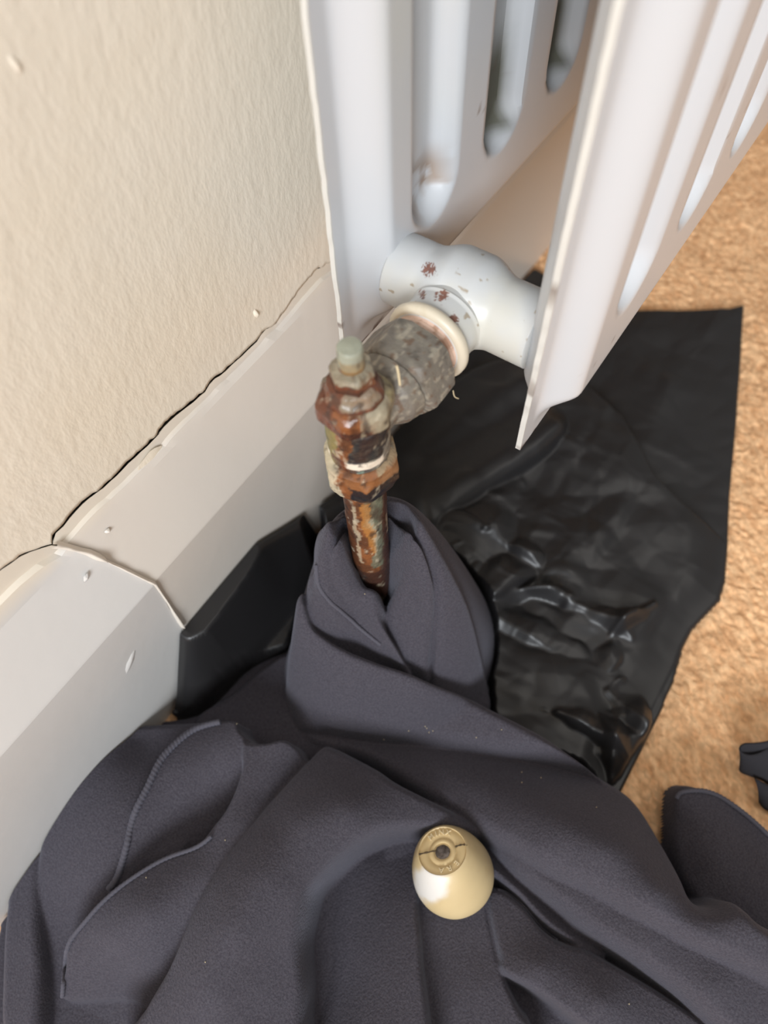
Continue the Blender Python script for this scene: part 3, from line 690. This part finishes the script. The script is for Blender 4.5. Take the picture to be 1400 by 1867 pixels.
# the standing twist
q = cl.sdf(np.array([[PX + (r_ := 61) * math.cos(a), PY + r_ * math.sin(a)] for a in np.linspace(0, 6.283, 48, endpoint=False)]))
cl.Z[q[0]] = np.maximum(cl.Z[q[0]], np.where((q[1] > 0) & (cone[q[0]] > ZF + 4.2), cone[q[0]], -999))
HS = 1.25
def layer(pts_px, ctrl, r, drop=None, mode='floor', n=5, ridges=(), steep=11., lam=.02):
    """one fold: outline and height points, both as measured in the photograph's frame"""
    ctrl = list(ctrl); hm = float(np.mean([c[2] for c in ctrl]))
    if mode == 'floor':
        ctrl = [(a, b, h * HS) for a, b, h in ctrl]; hm *= HS
        C = np.array([onz(a, b, ZF + h)[:2] for a, b, h in ctrl]); hv = [c[2] for c in ctrl]
        px2 = catmull(pts_px, n, True); P = np.array([onz(a, b, ZF + hm)[:2] for a, b in px2])
        for _ in range(3):                     # set each outline point at its own height
            hp = np.clip(tps(C, hv, P[:, 0], P[:, 1], lam), min(hv) - 3, max(hv) + 3)
            P = np.array([onz(a, b, ZF + h)[:2] for (a, b), h in zip(px2, hp)])
        H = ZF + np.clip(tps(C, hv, X, Y, lam), 2, max(hv) + 6)
    else:
        B = base + (0 if mode == 'base' else 0)
        P = np.array([cl.hit(B + hm, a, b)[:2] for a, b in catmull(pts_px, n, True)])
        C = np.array([cl.hit(B + h, a, b)[:2] for a, b, h in ctrl])
        H = B + (tps(C, [c[2] for c in ctrl], X, Y, lam) if len(ctrl) > 3 else np.full(X.shape, hm))
    for pts, amp, sig in ridges:
        Q = np.array([(onz(a, b, ZF + hm) if mode == 'floor' else cl.hit(base + hm, a, b))[:2] for a, b in catmull(pts, 5)])
        D = np.full(X.shape, 1e9)
        for (ax, ay), (bx, by) in zip(Q[:-1], Q[1:]):
            ex, ey = bx - ax, by - ay; l2 = max(ex * ex + ey * ey, 1e-9); tt = np.clip(((X - ax) * ex + (Y - ay) * ey) / l2, 0, 1)
            D = np.minimum(D, (X - ax - tt * ex) ** 2 + (Y - ay - tt * ey) ** 2)
        H = H + amp * np.exp(-D / sig ** 2)
    cl.add(H, P, r, drop, steep)

# cloth lying behind the twist on the left
layer([(355, 1310), (420, 1265), (480, 1215), (530, 1190), (560, 1250), (600, 1380), (480, 1400), (390, 1380)],
      [(370, 1305, 8), (480, 1225, 9), (530, 1300, 12), (450, 1340, 9), (560, 1350, 12)], 2.5, 5)
# --- floor folds, lowest first
layer([(217, 1324), (136, 1396), (54, 1493), (22, 1564), (4, 1650), (-4, 1760), (0, 1900), (60, 1950), (75, 1800), (70, 1640), (90, 1530), (150, 1430), (240, 1340)],
      [(136, 1400, 15), (54, 1498, 15), (20, 1600, 14), (10, 1750, 12), (5, 1880, 10), (50, 1640, 16), (40, 1800, 13), (80, 1500, 17)], 5, 9)
layer([(214, 1325), (160, 1382), (92, 1462), (68, 1540), (58, 1640), (52, 1760), (60, 1920), (240, 1940), (330, 1600), (420, 1400), (434, 1330), (400, 1312), (330, 1314), (260, 1318)],
      [(214, 1330, 25), (150, 1410, 27), (84, 1520, 22), (62, 1640, 13), (70, 1800, 6), (200, 1480, 29), (225, 1400, 27), (250, 1350, 17), (330, 1335, 19), (120, 1600, 20), (170, 1590, 24), (110, 1720, 9), (170, 1800, 6), (330, 1500, 22), (400, 1325, 22), (240, 1880, 5)], 4, 7)
layer([(402, 1313), (347, 1330), (293, 1379), (266, 1434), (244, 1477), (228, 1542), (212, 1597), (195, 1625), (240, 1660), (330, 1640), (440, 1540), (500, 1400), (440, 1335), (432, 1315)],
      [(402, 1316, 25), (347, 1332, 26), (293, 1380, 29), (250, 1470, 31), (225, 1545, 29), (200, 1615, 25), (330, 1400, 30), (410, 1360, 31), (430, 1325, 30), (360, 1470, 24), (290, 1540, 23), (400, 1450, 23), (240, 1620, 22)], 1.6, 3)
layer([(452, 1352), (440, 1345), (438, 1372), (437, 1407), (416, 1462), (391, 1499), (356, 1540), (299, 1560), (239, 1597), (190, 1635), (152, 1678), (122, 1718), (115, 1770), (110, 1823), (180, 1826), (240, 1828), (320, 1850), (450, 1700), (560, 1500), (600, 1400), (560, 1384), (540, 1360), (516, 1346), (485, 1352)],
      [(446, 1360, 31), (440, 1407, 33), (405, 1480, 33), (360, 1543, 31), (300, 1565, 31), (240, 1602, 31), (190, 1642, 30), (150, 1688, 27), (125, 1728, 23), (116, 1800, 16), (200, 1812, 13), (516, 1354, 33), (560, 1392, 24), (480, 1420, 33), (440, 1500, 36), (370, 1600, 37), (270, 1670, 39), (200, 1715, 33), (310, 1700, 32), (210, 1745, 24), (270, 1790, 20), (255, 1820, 9), (500, 1450, 28)], 2.0, 4)
# hollow under the knob
layer([(740, 1480), (893, 1560), (893, 1648), (900, 1690), (912, 1740), (928, 1795), (950, 1840), (974, 1880), (990, 2000), (700, 2000), (700, 1500)],
      [(850, 1600, 11), (880, 1700, 12), (800, 1750, 10), (930, 1830, 16), (800, 1880, 12), (865, 1800, 15), (760, 1550, 9)], 3, 7)
layer([(560, 1480), (764, 1480), (764, 1648), (768, 1710), (772, 1770), (785, 1880), (785, 2000), (500, 2000), (540, 1700)],
      [(640, 1560, 5), (700, 1600, 8), (757, 1650, 14), (764, 1770, 19), (775, 1880, 22), (690, 1750, 13), (600, 1700, 4), (580, 1850, 4), (700, 1880, 18), (630, 1800, 7), (700, 1520, 4)], 3, 7)
layer([(893, 1622), (918, 1624), (950, 1647), (970, 1670), (992, 1696), (1016, 1714), (1045, 1726), (1076, 1735), (1196, 1804), (1290, 1868), (1420, 1960), (1200, 1980), (1150, 1930), (1064, 1867), (980, 1806), (922, 1775), (914, 1745), (900, 1690), (892, 1650)],
      [(903, 1630, 15), (905, 1700, 17), (924, 1768, 21), (980, 1800, 23), (1060, 1860, 25), (950, 1660, 17), (1020, 1722, 20), (1076, 1745, 21), (1190, 1810, 23), (1280, 1870, 24), (985, 1765, 27), (1100, 1832, 30), (960, 1720, 20), (1140, 1925, 24)], 1.8, 3.5)
layer([(880, 1540), (940, 1585), (1010, 1640), (1070, 1700), (1110, 1745), (1060, 1728), (1000, 1688), (950, 1635), (890, 1580)],
      [(900, 1560, 12), (950, 1610, 14), (1020, 1670, 15), (1090, 1735, 17)], 2.5, 4)
# the two long rolls that run off to the lower right
layer([(878, 1518), (896, 1545), (935, 1585), (980, 1622), (1030, 1660), (1076, 1698), (1160, 1752), (1250, 1818), (1304, 1867), (1420, 1960), (1500, 1900), (1400, 1740), (1220, 1650), (1016, 1560), (900, 1505)],
      [(900, 1542, 20), (980, 1614, 26), (1076, 1690, 30), (1160, 1744, 32), (1250, 1810, 33), (1350, 1888, 33), (960, 1562, 25), (1100, 1645, 31), (1220, 1712, 34), (1310, 1757, 35), (1400, 1802, 35), (1180, 1725, 36), (1290, 1800, 38), (1040, 1645, 30)], 5, 14)
layer([(1236, 1434), (1275, 1432), (1330, 1455), (1370, 1485), (1410, 1522), (1500, 1590), (1500, 1760), (1300, 1670), (1250, 1620), (1228, 1570), (1222, 1500)],
      [(1240, 1442, 15), (1330, 1462, 14), (1400, 1522, 13), (1228, 1500, 11), (1265, 1490, 19), (1300, 1560, 23), (1400, 1640, 20), (1245, 1590, 12), (1350, 1540, 19)], 3, 8, steep=4.5)
layer([(1120, 1425), (1170, 1466), (1215, 1538), (1250, 1600), (1271, 1641), (1304, 1651), (1340, 1640), (1370, 1658), (1400, 1684), (1500, 1740), (1500, 1850), (1400, 1790), (1310, 1745), (1220, 1698), (1100, 1632), (1016, 1595), (944, 1553), (900, 1530), (868, 1508), (830, 1484), (760, 1440), (690, 1395), (640, 1373), (570, 1360), (536, 1335), (600, 1322), (800, 1335), (1000, 1365)],
      [(560, 1350, 15), (640, 1365, 17), (760, 1425, 22), (850, 1482, 26), (944, 1546, 32), (1016, 1586, 36), (1100, 1624, 40), (1220, 1690, 42), (1310, 1738, 42), (1400, 1784, 42), (700, 1352, 12), (900, 1380, 13), (1080, 1418, 16), (850, 1425, 24), (1000, 1475, 35), (1100, 1550, 45), (1000, 1545, 39), (1200, 1625, 47), (1140, 1480, 28), (1185, 1500, 20), (1235, 1580, 26), (1270, 1645, 36), (1290, 1672, 45), (1330, 1650, 44), (1380, 1700, 47), (1290, 1710, 46), (1060, 1430, 18)], 6, 12)
# the great fold in front
layer([(586, 1358), (543, 1401), (478, 1472), (413, 1553), (353, 1651), (304, 1760), (261, 1836), (200, 1960), (545, 1980), (551, 1867), (554, 1803), (546, 1727), (551, 1673), (565, 1618), (606, 1572), (640, 1542), (668, 1526), (710, 1514), (758, 1511), (820, 1514), (868, 1522), (880, 1516), (850, 1490), (800, 1462), (727, 1425), (690, 1400), (645, 1376), (612, 1360)],
      [(590, 1365, 28), (543, 1404, 32), (478, 1475, 34), (413, 1556, 36), (353, 1654, 37), (304, 1762, 34), (240, 1870, 30), (600, 1420, 36), (550, 1500, 44), (480, 1600, 48), (430, 1700, 49), (390, 1820, 45), (520, 1620, 45), (505, 1750, 35), (470, 1850, 32), (560, 1600, 41), (545, 1720, 33), (550, 1850, 27), (640, 1402, 32), (720, 1450, 34), (800, 1490, 30), (860, 1515, 25), (640, 1480, 44), (620, 1545, 40), (700, 1500, 37), (800, 1508, 29), (660, 1515, 39)], 3.5, 9, steep=18)
# --- twist: the collar behind the pipe, the rolls inside it, then the band that crosses over them
layer(from_c4([(560, 80), (640, 55), (710, 52), (785, 90), (860, 195), (932, 320), (1002, 450), (1082, 620), (1132, 780), (1182, 1000), (1212, 1200), (1000, 1200), (884, 1090), (905, 900), (912, 700), (914, 540), (890, 420), (838, 305), (790, 230), (720, 165), (650, 135), (560, 150)]),
      [(700, 905, 9), (770, 945, 10), (830, 1050, 11), (860, 1180, 11), (800, 1230, 9), (875, 1280, 8)], 4.5, 9, 'base')
layer(from_c4([(430, 130), (365, 165), (300, 240), (264, 330), (262, 430), (270, 540), (330, 660), (450, 780), (600, 900), (760, 1010), (800, 980), (690, 860), (560, 700), (450, 580), (385, 450), (375, 330), (440, 230)]),
      [(580, 960, 9), (575, 1010, 9), (600, 1090, 8), (680, 1170, 7)], 4.0, 9, 'base')
layer(from_c4([(680, 430), (690, 340), (745, 270), (800, 270), (850, 380), (908, 540), (908, 720), (890, 900), (885, 1060), (780, 990), (690, 840), (632, 710), (660, 600)]),
      [(715, 1020, 6), (740, 1100, 8), (785, 1060, 12), (770, 1180, 8), (700, 1110, 6)], 4.0, 9, 'base')
layer(from_c4([(445, 180), (390, 230), (346, 320), (350, 420), (400, 540), (500, 680), (620, 810), (740, 970), (790, 985), (720, 850), (640, 720), (645, 640), (600, 520), (500, 410), (450, 330)]),
      [(602, 970, 16), (625, 1050, 17), (690, 1130, 18), (730, 1195, 14), (655, 1100, 19)], 4.5, 13, 'base')
layer(from_c4([(655, 150), (720, 200), (800, 262), (770, 290), (758, 340), (752, 400), (695, 436), (660, 405), (650, 300)]),
      [(710, 950, 14), (725, 1000, 14), (735, 965, 15), (712, 1020, 13)], 2.2, 7, 'base', n=3)
layer(from_c4([(765, 285), (800, 268), (840, 320), (880, 430), (906, 560), (900, 700), (850, 730), (820, 600), (790, 450), (760, 350)]),
      [(750, 985, 14), (775, 1040, 16), (785, 1090, 15), (770, 1060, 15)], 2.6, 6, 'base')
# band E: round the front of the twist and away to the right
layer(from_c4([(285, 300), (238, 360), (200, 440), (192, 530), (238, 680), (330, 765), (450, 840), (600, 905), (760, 970), (890, 1040), (1050, 1115), (1200, 1200), (1400, 1310), (1560, 1400), (1800, 1560)]) +
      [(1110, 1440), (1080, 1412), (1000, 1390), (900, 1371), (800, 1356), (700, 1346), (600, 1339), (545, 1330), (518, 1290), (510, 1240), (520, 1150), (538, 1060)],
      [(545, 1070, 14), (600, 1150, 18), (700, 1200, 21), (560, 1240, 20), (640, 1240, 24), (760, 1260, 27), (850, 1300, 30), (950, 1345, 34), (1060, 1400, 30), (700, 1330, 20), (900, 1365, 26), (540, 1300, 18)], 6, 16, 'base')

cl.Z = gblur(cl.Z, .9)
cl.Z += .35 * (noise2(X, Y, 9, 301) - .5) + .8 * (noise2(X, Y, 26, 302) - .5)
keep = cl.Z > ZF + 2.4
cloth = relief_mesh('cleaning_cloth', cl, keep, M_CLOTH)
tag(cloth, 'charcoal grey microfibre cloth wound round the pipe foot and heaped across the floor', 'cloth')
def hem(name, px, r=1.05, lift=.8, zt=-215., step=.45):
    P = np.array([cl.hit(cl.Z, a, b, zt) for a, b in catmull(px, 10)])
    d = np.r_[0, np.cumsum(np.linalg.norm(np.diff(P, axis=0), axis=1))]
    for k in range(3): P[:, k] = np.convolve(np.pad(P[:, k], 3, 'edge'), np.ones(7) / 7, 'valid')
    t = np.arange(0, d[-1], step); P = np.stack([np.interp(t, d, P[:, k]) for k in range(3)], -1) + [0, 0, lift + .4 * r]
    return tube(name, P, r, M_HEM, None, 8, rf=lambda i, th: r * (.78 + .3 * abs(math.sin(t[i] * math.pi / 1.7 + .5 * th))))
hems = [hem('stitched_hem', [(404, 1317), (374, 1324), (350, 1334), (322, 1356), (297, 1383), (282, 1411), (270, 1438), (248, 1481), (238, 1518), (232, 1546), (216, 1600), (200, 1622)], 1.35),
        hem('stitched_hem', [(388, 1524), (359, 1546), (302, 1566), (242, 1602), (194, 1640), (156, 1682), (127, 1721), (120, 1770), (116, 1820)], .85),
        hem('stitched_hem', [(905, 1622), (925, 1629), (950, 1648), (970, 1671), (992, 1697), (1016, 1715)], .6),
        hem('stitched_hem', [(1231, 1458), (1240, 1445), (1275, 1442), (1302, 1449), (1328, 1464), (1366, 1493), (1406, 1530)], 1.0),
        hem('stitched_hem', from_c4([(284, 440), (290, 520), (306, 575), (356, 640), (410, 688), (460, 730), (515, 780), (570, 825), (630, 872)]), .8)]
for h_ in hems: h_.parent = cloth
# specks of lint
vs, fs = [], []
for a, b in [(665, 1084), (778, 1328), (782, 1336), (789, 1333), (775, 1325), (914, 1331), (868, 1345), (951, 1408), (986, 1418), (951, 1427), (700, 1349), (267, 1600), (411, 1532), (375, 1754), (432, 1320), (745, 1333), (1087, 1472), (1146, 1830)]:
    p = cl.hit(cl.Z, a, b) + [0, 0, .25]; n0 = len(vs)
    for q in ([.4, 0, 0], [-.2, .3, 0], [-.2, -.3, 0], [0, 0, .35]): vs.append(p + np.array(q))
    fs += [(n0, n0 + 1, n0 + 3), (n0 + 1, n0 + 2, n0 + 3), (n0 + 2, n0, n0 + 3), (n0, n0 + 2, n0 + 1)]
lint = mesh('lint', np.array(vs), fs, M_FIBRE, cloth); lint['kind'] = 'stuff'

# the plastic goes under the cloth
zc_ = np.where((bag.X > cl.x[0]) & (bag.X < cl.x[-1]) & (bag.Y > cl.y[0]) & (bag.Y < cl.y[-1]), cl.sample(np.where(cl.Z > ZF + 2.4, cl.Z, ZF + 60), np.stack([bag.X, bag.Y], -1)), ZF + 60)
zc_ = np.minimum(zc_, ZF + 140); zc_ = np.min([np.roll(np.roll(zc_, i, 0), j, 1) for i in (-2, 0, 2) for j in (-2, 0, 2)], 0); zc_ = gblur(zc_, 1.0)
bag.Z = gblur(bag.Z, .5)
bag.Z = np.where(bag.Z > ZF - 2, np.maximum(np.minimum(bag.Z, zc_ - 1.6), ZF + 1.5), bag.Z)
keep = (bag.Z > ZF + .2) & (bag.Y < 145.4)
o = relief_mesh('plastic_sheet', bag, keep, M_BAG)
tag(o, 'crumpled black plastic sheet spread on the carpet under the radiator', 'plastic sheet')

# ------------------------------------------------------------------ KNOB
top = onz(806, 1551, -323.); mid = onz(829, 1600, -347.)
hx = top - mid; hx[2] = 0; hx /= np.linalg.norm(hx); TA = math.radians(25)
ax = hx * math.sin(TA) + np.array([0, 0, math.cos(TA)])
KN = [(0, 9.7), (.5, 10.3), (1.5, 11.0), (4, 12.3), (8, 13.8), (13, 15.3), (18, 16.3), (22.5, 16.7), (27, 16.3), (31, 14.8), (34, 12.2), (35.6, 9.0), (36.2, 5.0), (36.3, .5)]
KN = [(a_ * .9, b_) for a_, b_ in KN]
kn = catmull(KN, 5)
knob = empty('valve_cap', top - ax * 32)
tag(knob, 'egg-shaped cream plastic valve cap with a screw in its face, lying on the grey cloth', 'cap')
V, F = turned(top, -ax, [(0.9, 9.2)] + [tuple(k) for k in kn], 96)
V = V + .25 * (fbm3(V, 9, 61) - .5)[:, None]
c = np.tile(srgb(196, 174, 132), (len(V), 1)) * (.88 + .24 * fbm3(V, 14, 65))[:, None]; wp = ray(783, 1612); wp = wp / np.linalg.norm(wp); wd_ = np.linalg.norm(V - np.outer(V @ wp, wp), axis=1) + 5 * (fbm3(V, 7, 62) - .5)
w_ = ((1 - smooth(4.5, 8.5, wd_)) * .85)[:, None]; c = c * (1 - w_) + srgb(216, 214, 212) * w_  # pale patch: the window's highlight painted into the cap colour
w_ = (smooth(.62, .72, fbm3(V, 5, 63)) * .35)[:, None]; c = c * (1 - w_) + srgb(186, 160, 116) * w_
put(mesh('cap_body', V, F, M_CAP, sm=50, col=c), knob)
V, F = turned(top, -ax, [(2.2, .5), (2.2, 3.4), (.5, 3.5), (.25, 3.9), (.45, 5.0), (.95, 5.5), (.75, 6.0), (.55, 6.6), (.5, 9.2), (.9, 9.6), (1.6, 9.6)], 72, capends=False)
put(mesh('cap_face', V, F, M_CAPIN, sm=50), knob)
V, F = turned(top, -ax, [(2.0, 3.2), (1.0, 3.1), (.7, 2.6), (.6, .4)], 24)
V = V + .35 * (fbm3(V, 1.5, 64) - .5)[:, None]
put(mesh('screw', V, F, M_SCREW, sm=50), knob)
e1 = np.cross(ax, [0, 0, 1.]); e1 /= np.linalg.norm(e1); e2 = np.cross(ax, e1)
def onface(px, py, up=.0):
    r = ray(px, py); P0 = top + ax * up; return r * ((P0 @ ax) / (r @ ax))
for l in ([(763, 1558), (775, 1555), (788, 1552.5), (796, 1551)], [(830, 1544), (838, 1541), (846, 1540), (851, 1542)]):
    P = np.array([onface(a, b, -.45) for a, b in catmull(l, 4)])
    put(tube('crack', P, .3, M_DIRT, None, 6, rf=lambda i, th: .33 + .12 * math.sin(i * 1.7)), knob)
# raised lettering round the face, read clockwise
dg = bpy.context.evaluated_depsgraph_get()
upv = onface(806, 1500) - top; upv -= ax * (upv @ ax); upv /= np.linalg.norm(upv); rtv = np.cross(upv, ax)
LV, LF = [], []
def letter(ch, deg, size, rad_):
    cu = bpy.data.curves.new('t', 'FONT'); cu.body = ch; cu.size = size; cu.extrude = .42; cu.align_x = 'CENTER'; cu.resolution_u = 3; cu.offset = .02
    ob = bpy.data.objects.new('t', cu); sc.collection.objects.link(ob)
    bpy.context.view_layer.update()
    me = bpy.data.meshes.new_from_object(ob.evaluated_get(bpy.context.evaluated_depsgraph_get()))
    a = math.radians(deg); out = upv * math.cos(a) + rtv * math.sin(a); tan = rtv * math.cos(a) - upv * math.sin(a)
    n0 = len(LV)
    for v in me.vertices: LV.append(top + out * (rad_ + v.co.y) + tan * v.co.x + ax * (-.45 + v.co.z))
    for p in me.polygons: LF.append(tuple(n0 + i for i in p.vertices))
    bpy.data.objects.remove(ob); bpy.data.curves.remove(cu); bpy.data.meshes.remove(me)
for ch, dg_ in zip('MINX', (-38, -20, -3, 18)): letter(ch, dg_, 2.9, 6.7)
for ch, dg_ in zip('ERA', (132, 158, 183)): letter(ch, dg_, 2.9, 6.7)
put(mesh('lettering', np.array(LV), LF, mat('letter_plastic', srgb(222, 204, 166), .45, bumps=[(300, .1, .3, I1)]), sm=False), knob)  # letters coloured paler than the face to paint a highlight on them

# ------------------------------------------------------------------ BLACK STRAP at the right edge
def ribbon(name, edge_a, edge_b, mt, th=.9, bow=1.2):
    A = np.array([onz(a, b, ZF + h) for a, b, h in catmull(edge_a, 6)]); B = np.array([onz(a, b, ZF + h) for a, b, h in catmull(edge_b, 6)])
    rows = [A + (B - A) * t + np.array([0, 0, bow * math.sin(t * math.pi)]) for t in np.linspace(0, 1, 8)]
    V = np.stack(rows, 1); n, k = V.shape[:2]
    o = mesh(name, V.reshape(-1, 3), gridfaces(n, k), mt, None)
    md = o.modifiers.new('thick', 'SOLIDIFY'); md.thickness = th * S; md.offset = 0
    return o
st = ribbon('strap', [(1445, 1336, 20), (1402, 1351, 19), (1376, 1355, 18), (1357, 1356, 17), (1349, 1363, 16), (1352, 1371, 15), (1366, 1376, 15), (1385, 1372, 16), (1403, 1362, 17), (1445, 1342, 19)],
            [(1449, 1396, 8), (1405, 1396, 7), (1379, 1394, 6), (1359, 1394, 6), (1349, 1401, 5), (1352, 1408, 5), (1367, 1414, 5), (1388, 1422, 5), (1405, 1432, 5), (1449, 1450, 6)], M_STRAP)
tag(st, 'black fabric strap with a folded loop end at the right edge of the carpet', 'strap')
s2 = ribbon('strap_tail', [(1375, 1418, 8), (1392, 1427, 8), (1412, 1437, 8), (1445, 1452, 8)], [(1384, 1462, 2.5), (1393, 1474, 2.5), (1412, 1484, 2.5), (1445, 1500, 2.5)], M_STRAP); s2.parent = st
